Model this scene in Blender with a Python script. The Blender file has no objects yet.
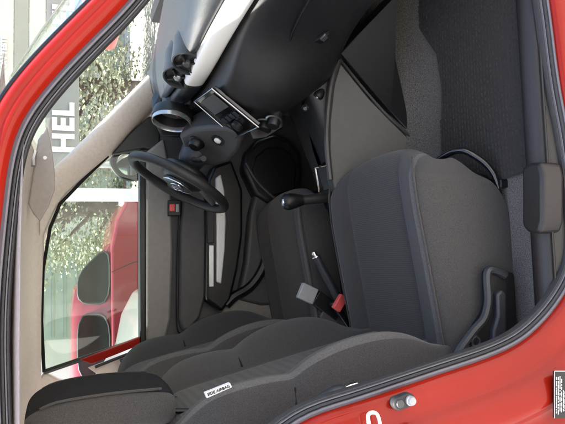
import bpy, bmesh, math, random
from mathutils import Vector, Matrix, noise as mnoise
random.seed(7)
R = math.radians
scene = bpy.context.scene

# ------------------------------------------------------------------ camera
# car frame: X forward, Y to the car's left, Z up; the photographer stands at the open
# right-hand door and holds the camera on its side (roll of 90 degrees)
F = 620.0; TH = R(20); PS = R(5); CAM = Vector((0, -1.81, 1.33))
s_, c_, sp_, cp_ = math.sin(TH), math.cos(TH), math.sin(PS), math.cos(PS)
FW = Vector((c_*sp_, c_*cp_, -s_)); UPV = Vector((cp_, -sp_, 0)); DN = Vector((-s_*sp_, -s_*cp_, -c_))
cd = bpy.data.cameras.new('camera'); cam = bpy.data.objects.new('camera', cd)
scene.collection.objects.link(cam)
cd.sensor_fit = 'HORIZONTAL'; cd.sensor_width = 36; cd.lens = F/565*36
cd.clip_start = 0.05; cd.clip_end = 500
m3 = Matrix((DN, UPV, -FW)).transposed()
cam.matrix_world = Matrix.Translation(CAM) @ m3.to_4x4()
scene.camera = cam

# ------------------------------------------------------------------ light
SUN_EL = R(66); SUN_AZ = Vector((-0.72, 0.34, 0.0))       # sun stands high, over the far side of the car
w = bpy.data.worlds.new('World'); scene.world = w; w.use_nodes = True
nt = w.node_tree; nt.nodes.clear()
sky = nt.nodes.new('ShaderNodeTexSky'); sky.sky_type = 'NISHITA'; sky.sun_disc = False; sky.dust_density = 2.0; sky.air_density = 1.0; sky.ozone_density = 1.0
sdir = Vector((SUN_AZ.x, SUN_AZ.y, 0)).normalized()*math.cos(SUN_EL) + Vector((0, 0, math.sin(SUN_EL)))
sky.sun_elevation = SUN_EL; sky.sun_rotation = math.atan2(sdir.x, sdir.y)
bg = nt.nodes.new('ShaderNodeBackground'); bg.inputs[1].default_value = 0.15
out = nt.nodes.new('ShaderNodeOutputWorld')
nt.links.new(sky.outputs[0], bg.inputs[0]); nt.links.new(bg.outputs[0], out.inputs[0])
sl = bpy.data.lights.new('sun', 'SUN'); sl.energy = 4.0; sl.angle = R(0.5); sl.color = (1, .95, .87)
so = bpy.data.objects.new('sun', sl); scene.collection.objects.link(so)
so.rotation_euler = (-sdir).to_track_quat('-Z', 'Y').to_euler(); so.location = (0, 0, 12)
vs = scene.view_settings
vs.view_transform = 'Standard'; vs.look = 'None'; vs.exposure = 2.1; vs.gamma = 1.0; vs.use_curve_mapping = False

# ------------------------------------------------------------------ photo pixel -> world
def ray(px, py): return FW + DN*((px-282.5)/F) + UPV*((212-py)/F)
def _p(px, py, k, v):
    d = ray(px, py); return CAM + d*((v-CAM[k])/d[k])
def PX(px, py, v): return _p(px, py, 0, v)
def PY(px, py, v): return _p(px, py, 1, v)
def PZ(px, py, v): return _p(px, py, 2, v)
def PP(px, py, o, n):
    d = ray(px, py); o = Vector(o); n = Vector(n); return CAM + d*((o-CAM).dot(n)/d.dot(n))

# ------------------------------------------------------------------ materials
MATS = {}
def mat(name, col, rough=.6, var=.12, nscale=40, bump=.0, bscale=400, metal=0, coat=0, spec=.5, extra=None):
    m = bpy.data.materials.new(name); m.use_nodes = True; n = m.node_tree; b = n.nodes['Principled BSDF']
    tc = n.nodes.new('ShaderNodeTexCoord')
    no = n.nodes.new('ShaderNodeTexNoise'); no.inputs['Scale'].default_value = nscale; no.inputs['Detail'].default_value = 6
    n.links.new(tc.outputs['Object'], no.inputs['Vector'])
    rp = n.nodes.new('ShaderNodeValToRGB')
    lo = [max(0, x*(1-var)) for x in col]; hi = [min(1, x*(1+var)) for x in col]
    rp.color_ramp.elements[0].color = (*lo, 1); rp.color_ramp.elements[1].color = (*hi, 1)
    rp.color_ramp.elements[0].position = .3; rp.color_ramp.elements[1].position = .7
    n.links.new(no.outputs['Fac'], rp.inputs['Fac']); n.links.new(rp.outputs[0], b.inputs['Base Color'])
    b.inputs['Roughness'].default_value = rough; b.inputs['Metallic'].default_value = metal
    b.inputs['Specular IOR Level'].default_value = spec
    b.inputs['Coat Weight'].default_value = coat; b.inputs['Coat Roughness'].default_value = .04
    if bump:
        n2 = n.nodes.new('ShaderNodeTexNoise'); n2.inputs['Scale'].default_value = bscale; n2.inputs['Detail'].default_value = 3
        n.links.new(tc.outputs['Object'], n2.inputs['Vector'])
        bp = n.nodes.new('ShaderNodeBump'); bp.inputs['Strength'].default_value = bump; bp.inputs['Distance'].default_value = .002
        n.links.new(n2.outputs['Fac'], bp.inputs['Height']); n.links.new(bp.outputs[0], b.inputs['Normal'])
    MATS[name] = m
    if extra: extra(m, n, b, tc, rp)
    return m
def woven(sx, sy, depth, colmul):
    """fine woven rib: a wave pattern that moves both colour and relief"""
    def f(m, n, b, tc, rp):
        mp = n.nodes.new('ShaderNodeMapping'); n.links.new(tc.outputs['Object'], mp.inputs['Vector'])
        hs = []
        for d, sc in (('X', sx), ('Y', sy)):
            if not sc: continue
            wv = n.nodes.new('ShaderNodeTexWave'); wv.bands_direction = d; wv.inputs['Scale'].default_value = sc
            wv.inputs['Distortion'].default_value = .6; wv.inputs['Detail'].default_value = 1
            n.links.new(mp.outputs[0], wv.inputs['Vector']); hs.append(wv.outputs['Fac'])
        h = hs[0]
        if len(hs) > 1:
            mm = n.nodes.new('ShaderNodeMath'); mm.operation = 'MULTIPLY'
            n.links.new(hs[0], mm.inputs[0]); n.links.new(hs[1], mm.inputs[1]); h = mm.outputs[0]
        mr = n.nodes.new('ShaderNodeMapRange'); mr.inputs[3].default_value = colmul; mr.inputs[4].default_value = 1.25
        n.links.new(h, mr.inputs[0])
        mx = n.nodes.new('ShaderNodeMix'); mx.data_type = 'RGBA'; mx.blend_type = 'MULTIPLY'; mx.inputs[0].default_value = 1
        n.links.new(rp.outputs[0], mx.inputs[6]); n.links.new(mr.outputs[0], mx.inputs[7])
        n.links.new(mx.outputs[2], b.inputs['Base Color'])
        bp = n.nodes.new('ShaderNodeBump'); bp.inputs['Strength'].default_value = depth; bp.inputs['Distance'].default_value = .002
        n.links.new(h, bp.inputs['Height']); n.links.new(bp.outputs[0], b.inputs['Normal'])
        b.inputs['Sheen Weight'].default_value = .15; b.inputs['Sheen Roughness'].default_value = .5
    return f
def sheen(m, n, b, tc, rp):
    b.inputs['Sheen Weight'].default_value = .15; b.inputs['Sheen Roughness'].default_value = .5
RED = mat('red_paint', (.275, .010, .003), .36, .08, 5, coat=.38, spec=.1)
FAB = mat('seat_fabric', (.057, .054, .052), .95, .42, 750, .8, 900, spec=.15, extra=sheen)
INS = mat('seat_insert_fabric', (.060, .056, .053), .95, .2, 500, spec=.15, extra=woven(60, 60, .35, .78))
STRIP = mat('seat_piping_fabric', (.098, .092, .087), .9, .2, 300, .4, 900, spec=.15, extra=sheen)
BLKFAB = mat('black_mesh_fabric', (.018, .018, .02), .95, .3, 300, .4, 900, spec=.1)
PLD = mat('dark_plastic', (.011, .011, .012), .40, .12, 60, .25, 900)
PLT = mat('dash_top_plastic', (.026, .029, .034), .36, .12, 60, .3, 800)
PLM = mat('mid_grey_plastic', (.062, .061, .062), .5, .1, 50, .25, 900)
PLL = mat('warm_grey_plastic', (.215, .198, .186), .5, .08, 50, .2, 900)
BEI = mat('beige_headliner', (.70, .615, .55), .9, .06, 90, .25, 700, spec=.2)
VIS = mat('visor_vinyl', (.36, .32, .29), .7, .06, 60, .3, 600)
WHT = mat('white_trim_paint', (.80, .80, .78), .3, .02, 10, coat=.4)
SIL = mat('chrome', (.75, .76, .78), .15, .03, 20, metal=1)
RINGM = mat('silver_ring_paint', (.50, .51, .53), .25, .03, 30, metal=.75)
DCH = mat('dark_chrome', (.36, .37, .39), .2, .03, 20, metal=1)
MIRG = mat('mirror_silver', (.42, .45, .47), .06, .03, 10, metal=1)
SAT = mat('satin_silver', (.50, .51, .52), .35, .05, 40, metal=1)
RUB = mat('rubber_seal', (.028, .028, .029), .6, .15, 80, .2, 500)
SEALG = mat('seal_lip', (.115, .112, .130), .45, .1, 60)
SILP = mat('sill_plastic', (.013, .012, .0115), .42, .12, 60, .25, 800)
CHK = mat('console_plastic', (.046, .043, .041), .33, .08, 40, .15, 800)
GLB = mat('gloss_black', (.008, .008, .009), .12, .1, 30, coat=.5)
BLK = mat('black_plastic', (.006, .006, .0065), .4, .2, 60, .2, 700)
LEA = mat('wheel_leather', (.020, .019, .019), .48, .2, 120, .35, 500)
CAR = mat('floor_carpet', (.125, .115, .104), 1, .6, 380, 1.0, 420, spec=.05, extra=sheen)
MATM = mat('mat_rubber', (.025, .0225, .020), .9, .3, 300, .8, 600, spec=.15, extra=sheen)
CAR2 = mat('mat_rib_thread', (.044, .040, .036), .95, .3, 400, .7, 600, spec=.1)
REDB = mat('red_button', (.75, .10, .09), .4, .05, 30)
GRB = mat('buckle_grey', (.36, .36, .36), .5, .06, 60)
TAG = mat('white_label', (.8, .8, .8), .5, .03, 60)
INK = mat('label_ink', (.02, .02, .02), .5, .1, 60)
EMB = mat('emblem_blue', (.02, .035, .075), .25, .1, 30, coat=.4)
PRINT = mat('white_print', (.8, .8, .78), .5, .03, 40)
def glass(name, tint, refl=1.0, rough=.02):
    m = bpy.data.materials.new(name); m.use_nodes = True; n = m.node_tree; n.nodes.clear()
    o = n.nodes.new('ShaderNodeOutputMaterial'); mx = n.nodes.new('ShaderNodeMixShader')
    t = n.nodes.new('ShaderNodeBsdfTransparent'); t.inputs[0].default_value = (*tint, 1)
    g = n.nodes.new('ShaderNodeBsdfGlossy'); g.inputs['Roughness'].default_value = rough
    no = n.nodes.new('ShaderNodeTexNoise'); no.inputs['Scale'].default_value = 14
    tc = n.nodes.new('ShaderNodeTexCoord'); n.links.new(tc.outputs['Object'], no.inputs['Vector'])
    mr = n.nodes.new('ShaderNodeMapRange'); mr.inputs[3].default_value = rough*.5; mr.inputs[4].default_value = rough*2.2
    n.links.new(no.outputs['Fac'], mr.inputs[0]); n.links.new(mr.outputs[0], g.inputs['Roughness'])
    f = n.nodes.new('ShaderNodeLayerWeight'); f.inputs[0].default_value = .5
    pw = n.nodes.new('ShaderNodeMath'); pw.operation = 'POWER'; pw.inputs[1].default_value = 4.5
    n.links.new(f.outputs['Facing'], pw.inputs[0])
    mu = n.nodes.new('ShaderNodeMath'); mu.operation = 'MULTIPLY_ADD'; mu.inputs[1].default_value = .92; mu.inputs[2].default_value = .05*refl
    n.links.new(pw.outputs[0], mu.inputs[0]); n.links.new(mu.outputs[0], mx.inputs[0])
    n.links.new(t.outputs[0], mx.inputs[1]); n.links.new(g.outputs[0], mx.inputs[2]); n.links.new(mx.outputs[0], o.inputs[0])
    MATS[name] = m; return m
GLS = glass('window_glass', (.84, .90, .84), .7)
GLW = glass('windscreen_glass', (.84, .90, .86), 1.2)
GLDK = mat('dark_window_glass', (.014, .015, .014), .08, .3, 3, spec=.35)

# ------------------------------------------------------------------ mesh helpers
def link(o, parent=None):
    scene.collection.objects.link(o)
    if parent is not None: o.parent = parent
    return o
def mk(name, verts, faces, m, parent=None, smooth=True, sub=0, bev=0, fm=None, seg=2, solid=0, ang=None):
    me = bpy.data.meshes.new(name); me.from_pydata([tuple(v) for v in verts], [], faces); me.validate()
    ms = m if isinstance(m, (list, tuple)) else [m]
    for x in ms: me.materials.append(x)
    bm = bmesh.new(); bm.from_mesh(me)
    if fm:
        bm.faces.ensure_lookup_table()
        for f, i in zip(bm.faces, fm): f.material_index = i
    bmesh.ops.recalc_face_normals(bm, faces=bm.faces)
    for f in bm.faces: f.smooth = smooth
    bm.to_mesh(me); bm.free()
    o = link(bpy.data.objects.new(name, me), parent)
    if solid:
        md = o.modifiers.new('solid', 'SOLIDIFY'); md.thickness = solid; md.offset = 0
    if bev:
        md = o.modifiers.new('bevel', 'BEVEL'); md.width = bev; md.segments = seg; md.limit_method = 'ANGLE'; md.angle_limit = R(35)
    if sub:
        md = o.modifiers.new('sub', 'SUBSURF'); md.levels = sub; md.render_levels = sub
    if smooth and not sub:
        try: me.set_sharp_from_angle(angle=R(ang or 40))
        except Exception: pass
    return o
def empty(name, loc=(0, 0, 0), parent=None):
    o = bpy.data.objects.new(name, None); o.empty_display_size = .1; o.location = loc
    return link(o, parent)
def tag(o, label=None, cat=None, group=None, kind=None):
    if label: o['label'] = label
    if cat: o['category'] = cat
    if group: o['group'] = group
    if kind: o['kind'] = kind
    return o
def loft(name, rows, m, parent=None, closed=True, caps=True, cm=None, rm=None, **k):
    n = len(rows[0]); v = [p for r in rows for p in r]; f = []; fm = []
    for i in range(len(rows)-1):
        for j in range(n if closed else n-1):
            a = i*n+j; b = i*n+(j+1) % n
            f.append((a, b, b+n, a+n)); fm.append(cm[j] if cm else (rm[i] if rm else 0))
    if caps and closed:
        f.append(tuple(range(n-1, -1, -1))); fm.append(0)
        f.append(tuple((len(rows)-1)*n+j for j in range(n))); fm.append(0)
    return mk(name, v, f, m, parent, fm=fm, **k)
def frame(d):
    d = Vector(d).normalized(); a = Vector((0, 0, 1)) if abs(d.z) < .9 else Vector((1, 0, 0))
    u = d.cross(a).normalized(); return u, d.cross(u).normalized()
def spline(pts, n=6, cyc=False):
    pts = [Vector(p) for p in pts]; o = []; L = len(pts)
    for i in range(L if cyc else L-1):
        g = lambda q: pts[q % L] if cyc else pts[max(0, min(L-1, q))]
        a, b, c, d = g(i-1), g(i), g(i+1), g(i+2)
        for q in range(n):
            t = q/n
            o.append(.5*((2*b)+(c-a)*t+(2*a-5*b+4*c-d)*t*t+(3*b-a-3*c+d)*t**3))
    if not cyc: o.append(pts[-1])
    return o
def tube(name, path, r, m, parent=None, n=10, cyc=False, caps=True, flat=1, **k):
    path = [Vector(p) for p in path]; rows = []; L = len(path)
    u = None
    for i, p in enumerate(path):
        d = (path[(i+1) % L]-path[i-1]) if cyc else path[min(L-1, i+1)]-path[max(0, i-1)]
        d.normalize()
        if u is None: u, v = frame(d)
        else:
            u = (u - d*u.dot(d)).normalized()
        v = d.cross(u); rr = r[i] if isinstance(r, (list, tuple)) else r
        rows.append([p+(u*math.cos(a)+v*math.sin(a)*flat)*rr for a in [2*math.pi*q/n for q in range(n)]])
    if cyc: rows.append(rows[0])
    return loft(name, rows, m, parent, True, caps and not cyc, **k)
def lathe(name, o, d, prof, m, parent=None, n=24, rm=None, **k):
    """prof: (radius, distance along d)"""
    o = Vector(o); d = Vector(d).normalized(); u, v = frame(d)
    rows = [[o+d*h+(u*math.cos(a)+v*math.sin(a))*r for a in [2*math.pi*q/n for q in range(n)]] for r, h in prof]
    return loft(name, rows, m, parent, rm=rm, **k)
def prism(name, pts, d, m, parent=None, bev=.004, **k):
    """closed outline extruded along vector d"""
    pts = [Vector(p) for p in pts]; d = Vector(d); n = len(pts)
    v = pts+[p+d for p in pts]; f = [tuple(range(n)), tuple(range(2*n-1, n-1, -1))]
    f += [(i, (i+1) % n, n+(i+1) % n, n+i) for i in range(n)]
    return mk(name, v, f, m, parent, bev=bev, **k)
def ypoly(px, Y): return [PY(x, y, Y) for x, y in px]
def box(name, c, sz, m, parent=None, bev=.006, rot=None, **k):
    c = Vector(c); h = [x/2 for x in sz]; M = rot.to_3x3() if rot else Matrix.Identity(3)
    v = [c+M @ Vector((sx*h[0], sy*h[1], sz_*h[2])) for sx in (-1, 1) for sy in (-1, 1) for sz_ in (-1, 1)]
    f = [(0, 1, 3, 2), (4, 6, 7, 5), (0, 4, 5, 1), (2, 3, 7, 6), (0, 2, 6, 4), (1, 5, 7, 3)]
    return mk(name, v, f, m, parent, bev=bev, **k)
def text(name, body, size, M4, m, parent=None, shear=0, ext=.0006, bold=0, align='CENTER', space=1.0):
    cu = bpy.data.curves.new(name, 'FONT'); cu.body = body; cu.size = size; cu.extrude = ext; cu.shear = shear
    cu.align_x = align; cu.align_y = 'CENTER'; cu.offset = bold; cu.space_character = space; cu.resolution_u = 3
    t = bpy.data.objects.new(name, cu); scene.collection.objects.link(t)
    dg = bpy.context.evaluated_depsgraph_get(); me = bpy.data.meshes.new_from_object(t.evaluated_get(dg))
    bpy.data.objects.remove(t); bpy.data.curves.remove(cu)
    me.materials.clear(); me.materials.append(m); me.transform(M4)
    return link(bpy.data.objects.new(name, me), parent)
def basis(o, x, y):
    x = Vector(x).normalized(); z = x.cross(Vector(y)).normalized(); y = z.cross(x)
    return Matrix.Translation(Vector(o)) @ Matrix((x, y, z)).transposed().to_4x4()

# ================================================================== SETTING
GRD = mat('ground_paving', (.42, .40, .37), .9, .2, 1.5, .4, 30)
g = mk('ground', [(-150, -150, 0), (150, -150, 0), (150, 150, 0), (-150, 150, 0)], [(0, 1, 2, 3)], GRD)
tag(g, kind='structure')

# ================================================================== THE CAR
car = empty('red_car', (0, 0, 0))
tag(car, 'red car with its side door open, grey fabric seats and black dashboard inside', 'car')

# ---- door aperture ring on the near (right) side
def Yb(z):
    t = max(0, min(1, (z-.72)/(1.43-.72))); return -.765+.145*t**1.3
def PB(px, py, off=0):
    z = 1.0
    for _ in range(14): z = PY(px, py, Yb(z)+off).z
    return PY(px, py, Yb(z)+off)
apx = [(128, 0), (90, 39), (53, 78), (25, 115), (11, 150), (3, 200)]
ap = [PB(*q) for q in apx]
lowr = [PB(*q) for q in [(565, 299), (535, 334), (500, 355), (436, 377), (365, 401), (300, 424)]]
sill = [PB(552, 0), PB(562, 78)]
def BY(x, z): return Vector((x, Yb(z), z))
ring = []
ring += ap                                                  # A pillar upward, then the roof rail
ring += [BY(-.05, 1.433), BY(-.2, 1.432), BY(-.36, 1.420), BY(-.46, 1.37), BY(-.50, 1.28), BY(-.46, 1.15), BY(-.37, 1.02)]
ring += lowr[::-1]
ring += [BY(-.01, .262), BY(.12, .255), BY(.25, .262)]
ring += [sill[1], sill[0], BY(.68, .32), BY(.76, .40), BY(.80, .55), BY(.80, .80), BY(.74, .99), BY(.63, 1.10)]
ring = spline(ring, 5, True)
N = len(ring)
def smooth(l, k=2):
    for _ in range(k): l = [(l[i-1]+l[i]*2+l[(i+1) % len(l)])/4 for i in range(len(l))]
    return l
ring = smooth(ring, 2)
nrm = []
for i in range(N):
    t = ring[(i+1) % N]-ring[i-1]; n_ = Vector((t.z, 0, -t.x)).normalized()
    nrm.append(n_)
cen = Vector((.15, 0, .85))
if sum(nrm[i].dot(ring[i]-cen) for i in range(N)) < 0: nrm = [-q for q in nrm]
for _ in range(6): nrm = [(nrm[i-1]+nrm[i]+nrm[(i+1) % N]).normalized() for i in range(N)]
def wlow(p):     # 0 on the slim A pillar and roof rail, 1 on the broad lower body
    return max(0, min(1, (1.15-p.z)/.25))
def ringrow(off, dy, off2=None, dy2=None):
    r = []
    for p, n in zip(ring, nrm):
        k = wlow(p)
        o = off if off2 is None else off*(1-k)+off2*k; d = dy if dy2 is None else dy*(1-k)+dy2*k
        q = p+n*o; q.y = (Yb(q.z) if o > 0 else p.y)+d; r.append(q)
    return r
def rings(name, rows, m, parent, **k):
    rr = [r+[r[0]] for r in rows]
    return loft(name, rr, m, parent, False, False, **k)
body = rings('body_shell', [
    ringrow(-.006, .03), ringrow(0, .006), ringrow(.004, -.002, .004, -.004), ringrow(.012, -.013, .020, -.010), ringrow(.020, -.015, .050, -.011),
    ringrow(.025, -.009, .056, -.014), ringrow(.031, -.013, .066, -.032), ringrow(.040, -.012, .095, -.040), ringrow(.047, -.002, .118, -.044),
    ringrow(.052, .012, .130, -.028), ringrow(.054, .022, .150, -.024), ringrow(.054, .030, .180, -.03), ringrow(.053, .036, .24, -.034), ringrow(.05, .06, .36, -.030)],
    RED, car, sub=1)
rings('seal_lip', [ringrow(0, .008), ringrow(-.006, .004), ringrow(-.009, .006), ringrow(-.010, .012), ringrow(-.0105, .03)], SEALG, body)
rings('door_seal', [ringrow(-.0100, .026), ringrow(-.0105, .009), ringrow(-.013, .006), ringrow(-.016, .009), ringrow(-.017, .024)], RUB, body)
rings('seal_piping', [ringrow(-.0165, .022), ringrow(-.0175, .012), ringrow(-.0195, .012), ringrow(-.021, .024)], SEALG, body)
rings('inner_seal', [ringrow(-.0205, .03), ringrow(-.021, .016), ringrow(-.024, .016), ringrow(-.026, .022), ringrow(-.026, .030)], RUB, body)
# gutter strip along the A pillar + roof outside
iA = [i for i in range(N) if ring[i].z > 1.12 and ring[i].x > -.35]
# order them front to back along the ring
iA = sorted(iA, key=lambda i: -ring[i].x)
gut = [ring[i]+nrm[i]*.051+Vector((0, .020, 0)) for i in iA]
tube('roof_gutter', gut, .006, BLK, car, n=8)

# ---- windscreen: curved grid between cowl and roof edge
def ws(u, v):         # u across -1..1, v 0 base .. 1 top
    y = u*.60*(1-.03*v)
    x0 = 1.13-.30*abs(u)**2.6; x1 = .48-.19*abs(u)**2.6
    if u > 0: x0 -= .09*u**1.5; x1 -= .07*u**1.5
    z0 = .97; z1 = 1.435-.02*abs(u)**2
    bow = .03*math.sin(math.pi*v)
    return Vector((x0+(x1-x0)*v+bow*.6, y, z0+(z1-z0)*v+bow*.8))
rows = [[ws(-1+2*i/20, j/10) for i in range(21)] for j in range(11)]
wsg = loft('windscreen', rows, GLW, car, False, False, sub=1)
tube('windscreen_edge', [ws(-1, j/10)+Vector((0, -.002, .004)) for j in range(11)], .009, BLK, wsg, n=8)
# ---- roof: outer red skin and inner headliner
def roofrow(x, zc, zs, hw): return [Vector((x, hw*u, zs+(zc-zs)*(1-abs(u)**2.4))) for u in [-1+2*i/16 for i in range(17)]]
rst = [(.42, 1.445, 1.418, .60), (.25, 1.475, 1.44, .605), (-.1, 1.50, 1.455, .61), (-.6, 1.50, 1.45, .61), (-1.1, 1.47, 1.42, .59), (-1.5, 1.42, 1.36, .56)]
loft('roof_panel', [roofrow(*q) for q in rst], RED, car, False, False, sub=1)
hst = [(.39, 1.405, 1.385, .575), (.25, 1.43, 1.40, .585), (-.1, 1.45, 1.405, .59), (-.6, 1.45, 1.40, .59), (-1.1, 1.43, 1.38, .57), (-1.5, 1.38, 1.33, .54)]
def headrow(x, zc, zs, hw):
    r = roofrow(x, zc, zs, hw)
    return [Vector((x, -hw-.035, zs-.012))]+r+[Vector((x, hw+.018, zs-.02))]
loft('headliner', [headrow(*q) for q in hst], BEI, car, False, False, sub=1)

# ---- far (left) side: pillar trim, cant rail, door
Yf = .60
U = ypoly([(40, 181), (55, 167), (75, 149), (95, 129), (124, 100), (152, 72), (170, 54)], Yf-.03)
L_ = ypoly([(40, 246), (57, 204), (85, 176), (113, 152), (131, 131), (150, 112), (172, 92)], Yf+.02)
rows = []
for a, b in zip(spline(U, 3), spline(L_, 3)):
    mid = (a+b)/2; mid.y -= .025
    rows.append([a+Vector((0, .04, .01)), a, a*.75+mid*.25+Vector((0, -.012, 0)), mid, b*.75+mid*.25+Vector((0, -.014, 0)), b, b+Vector((0, .05, -.01))])
loft('windscreen_pillar_trim', rows, BEI, car, False, False, sub=1)
# headliner drop above the far window
R0 = ypoly([(8, 100), (12, 160), (14, 240), (14, 330), (14, 440), (14, 560)], Yf-.06)
R1 = ypoly([(42, 150), (44, 225), (41.5, 300), (41, 360), (41, 440), (42, 560)], Yf+.015)
rows = []
for a, b in zip(spline(R0, 3), spline(R1, 3)):
    mid = (a+b)/2+Vector((0, .0, .004))
    rows.append([a+Vector((0, -.05, .012)), a, mid, b+Vector((0, -.008, .006)), b+Vector((0, .004, -.002)), b+Vector((0, .05, 0))])
loft('roof_rail_trim', rows, BEI, car, False, False, sub=1)

door = empty('driver_door', (0, Yf+.05, .3), car)
def dpart(name, px, Y, th, m, bev=.006, **k):
    o = prism(name, ypoly(px, Y), (0, th, 0), m, None, bev=bev, **k); o.parent = door; o.matrix_parent_inverse = Matrix.Translation((0, -(Yf+.05), -.3)); return o
def dadd(o):
    o.parent = door; o.matrix_parent_inverse = Matrix.Translation((0, -(Yf+.05), -.3)); return o
# far door window glass and frame
winpx = [(44, 372), (41.5, 320), (43, 270), (50, 228), (60, 204), (85, 178), (108, 156), (143, 149), (143, 338)]
dpart('window_glass', winpx, Yf+.055, .004, GLS, bev=0, smooth=False)
wp = ypoly(winpx, Yf+.03)
dadd(tube('window_seal', [wp[i] for i in range(7)], .007, BLK, None, n=6))
dadd(tube('window_seal', [wp[-1], wp[-2]], .008, BLK, None, n=6))
dadd(tube('window_seal', [wp[-1], wp[0]], .010, BLK, None, n=6))
# sail panel in front of the window
dpart('mirror_sail_panel', [(112, 154), (131, 132), (149, 116), (160, 118), (160, 152), (143, 149)], Yf+.01, .05, PLD, .006)
# door panel: upper ledge, main card, insert, pocket
dpart('door_card', [(141, 352), (141, 148), (158, 112), (250, 112), (345, 118), (345, 310), (285, 330), (200, 352)], Yf+.02, .06, PLM, .008)
dpart('belt_moulding', [(140, 350), (140, 150), (145.5, 150), (145.5, 350)], Yf+.005, .06, BLK, .003)
dpart('upper_trim', [(146, 346), (146, 152), (164, 138), (171, 175), (173, 250), (171, 318), (166, 339)], Yf-.004, .05, PLL, .010)
dpart('door_insert', [(182, 331), (179, 318), (180, 240), (183, 190), (190, 176), (206, 180), (207, 250), (206, 296), (200, 318), (190, 330)], Yf-.01, .05, PLM, .010)
ins_o = ypoly([(180, 334), (176, 318), (177, 240), (180, 188), (187, 172)], Yf-.012)
dadd(tube('insert_piping', spline(ins_o, 5), .004, BLK, None, n=6))
# armrest with the bright door pull
dpart('armrest', [(206, 300), (207, 240), (208, 180), (214, 166), (232, 160), (243, 190), (243, 235), (238, 270), (231, 300), (222, 312)], Yf-.055, .09, BLK, .012, seg=3)
dpart('door_pull', [(217, 282), (217, 232), (216, 178), (221, 174), (224.5, 190), (226, 222), (225, 250), (221.5, 284)], Yf-.072, .03, WHT, .006, seg=3)
dpart('switch_plate', [(209, 287), (209, 245), (214, 245), (214, 287)], Yf-.062, .02, SAT, .002)
dpart('switch_plate', [(208, 243), (207, 212), (214, 208), (214, 243)], Yf-.064, .02, PLD, .002)
# small window lifter badge seen past the wheel
dpart('lock_bezel', [(168, 216), (168, 200), (181, 200), (181, 216)], Yf-.018, .02, BLK, .003)
dpart('lock_button', [(170, 211), (170, 204), (175, 204), (175, 211)], Yf-.024, .012, REDB, .002)
dpart('lock_button', [(176, 212), (176, 204), (179, 204), (179, 212)], Yf-.024, .012, GRB, .002)
# lower pocket and speaker pod
dpart('map_pocket', [(238, 300), (246, 262), (250, 215), (256, 190), (300, 190), (330, 190), (330, 300), (262, 306)], Yf-.03, .06, PLM, .014, seg=3)
spk = [(243, 170), (247, 152), (258, 140), (275, 134), (290, 139), (301, 154), (303, 175), (299, 200), (270, 205), (255, 195)]
dpart('speaker_pod', spk, Yf-.045, .08, PLD, .018, seg=3)
dpart('speaker_grille', [(252, 170), (256, 156), (267, 147), (280, 146), (291, 153), (297, 168), (295, 190), (272, 197), (259, 188)], Yf-.051, .02, BLK, .008)
rim = spline(ypoly([(246, 163), (256, 180), (272, 196), (285, 205)], Yf-.05), 6)
dadd(tube('pod_rib', rim, .006, PLM, None, n=8))
# grey kick panel below the seat side
dpart('kick_trim', [(222, 312), (232, 298), (268, 280), (275, 300), (275, 330), (225, 335)], Yf-.02, .05, PLL, .008)
tb = spline(ypoly([(226, 305), (234, 297), (250, 287), (262, 270), (268, 250)], Yf-.035), 5)
dadd(tube('pocket_edge', tb, .020, BLK, None, n=8))
# outside skin of the far door and exterior mirror
door_skin = prism('door_skin', [Vector((x, Yf+.11, z)) for x, z in [(-.35, .30), (.70, .30), (.78, .6), (.74, .93), (.45, .985), (-.35, .985)]], (0, .03, 0), RED, None, bev=.008)
dadd(door_skin)
mir = empty('door_mirror', (0, 0, 0), car)
mo = [PY(x, y, .84) for x, y in spline([(113, 166, 0), (114, 156, 0), (122, 151, 0), (134, 152, 0), (143, 158, 0), (143, 170, 0), (138, 178, 0), (123, 177, 0)], 4, True) and [(q.x, q.y) for q in spline([(113, 166, 0), (114, 156, 0), (122, 151, 0), (134, 152, 0), (143, 158, 0), (143, 170, 0), (138, 178, 0), (123, 177, 0)], 4, True)]]
prism('mirror_housing', mo, (.07, .02, 0), BLK, mir, bev=0)
tube('mirror_rim', mo, .012, BLK, mir, n=8, cyc=True)
mi = sum(mo, Vector())/len(mo)
prism('mirror_glass', [mi+(p-mi)*.74+Vector((-.004, -.004, 0)) for p in mo], (.006, .002, 0), MIRG, mir, bev=0)
tube('mirror_arm', [mi+Vector((.05, 0, -.04)), Vector((mi.x+.03, Yf+.1, .97))], .022, BLK, mir, n=8)
# B pillar strip in body colour and rear side trims
prism('pillar_paint_strip', ypoly([(80, 360), (140, 337), (140, 345), (92, 364)], Yf+.0), (0, .03, 0), RED, car, bev=.003)
prism('quarter_light_trim', ypoly([(88, 368), (137, 350), (137, 368), (128, 376), (100, 376)], Yf+.02), (0, .02, 0), BEI, car, bev=.004)
tube('pillar_beading', ypoly([(146, 347), (120, 357), (95, 367)], Yf-.012), .006, BLK, car, n=6)
tube('pillar_beading', ypoly([(172, 345), (146, 351), (120, 361)], Yf-.03), .007, PLT, car, n=6)
prism('rear_side_panel', ypoly([(137, 349), (200, 330), (330, 318), (420, 330), (420, 560), (137, 560), (132, 372)], Yf+.02), (0, .05, 0), PLD, car, bev=.008)
prism('belt_guide', ypoly([(140, 366), (147, 357), (149, 359), (142, 368)], Yf+.0), (0, .01, 0), SAT, car, bev=.001)
prism('rear_quarter_panel', ypoly([(14, 430), (44, 372), (60, 380), (90, 384), (135, 378), (135, 620), (14, 620)], Yf+.03), (0, .04, 0), BEI, car, bev=.006)

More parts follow.
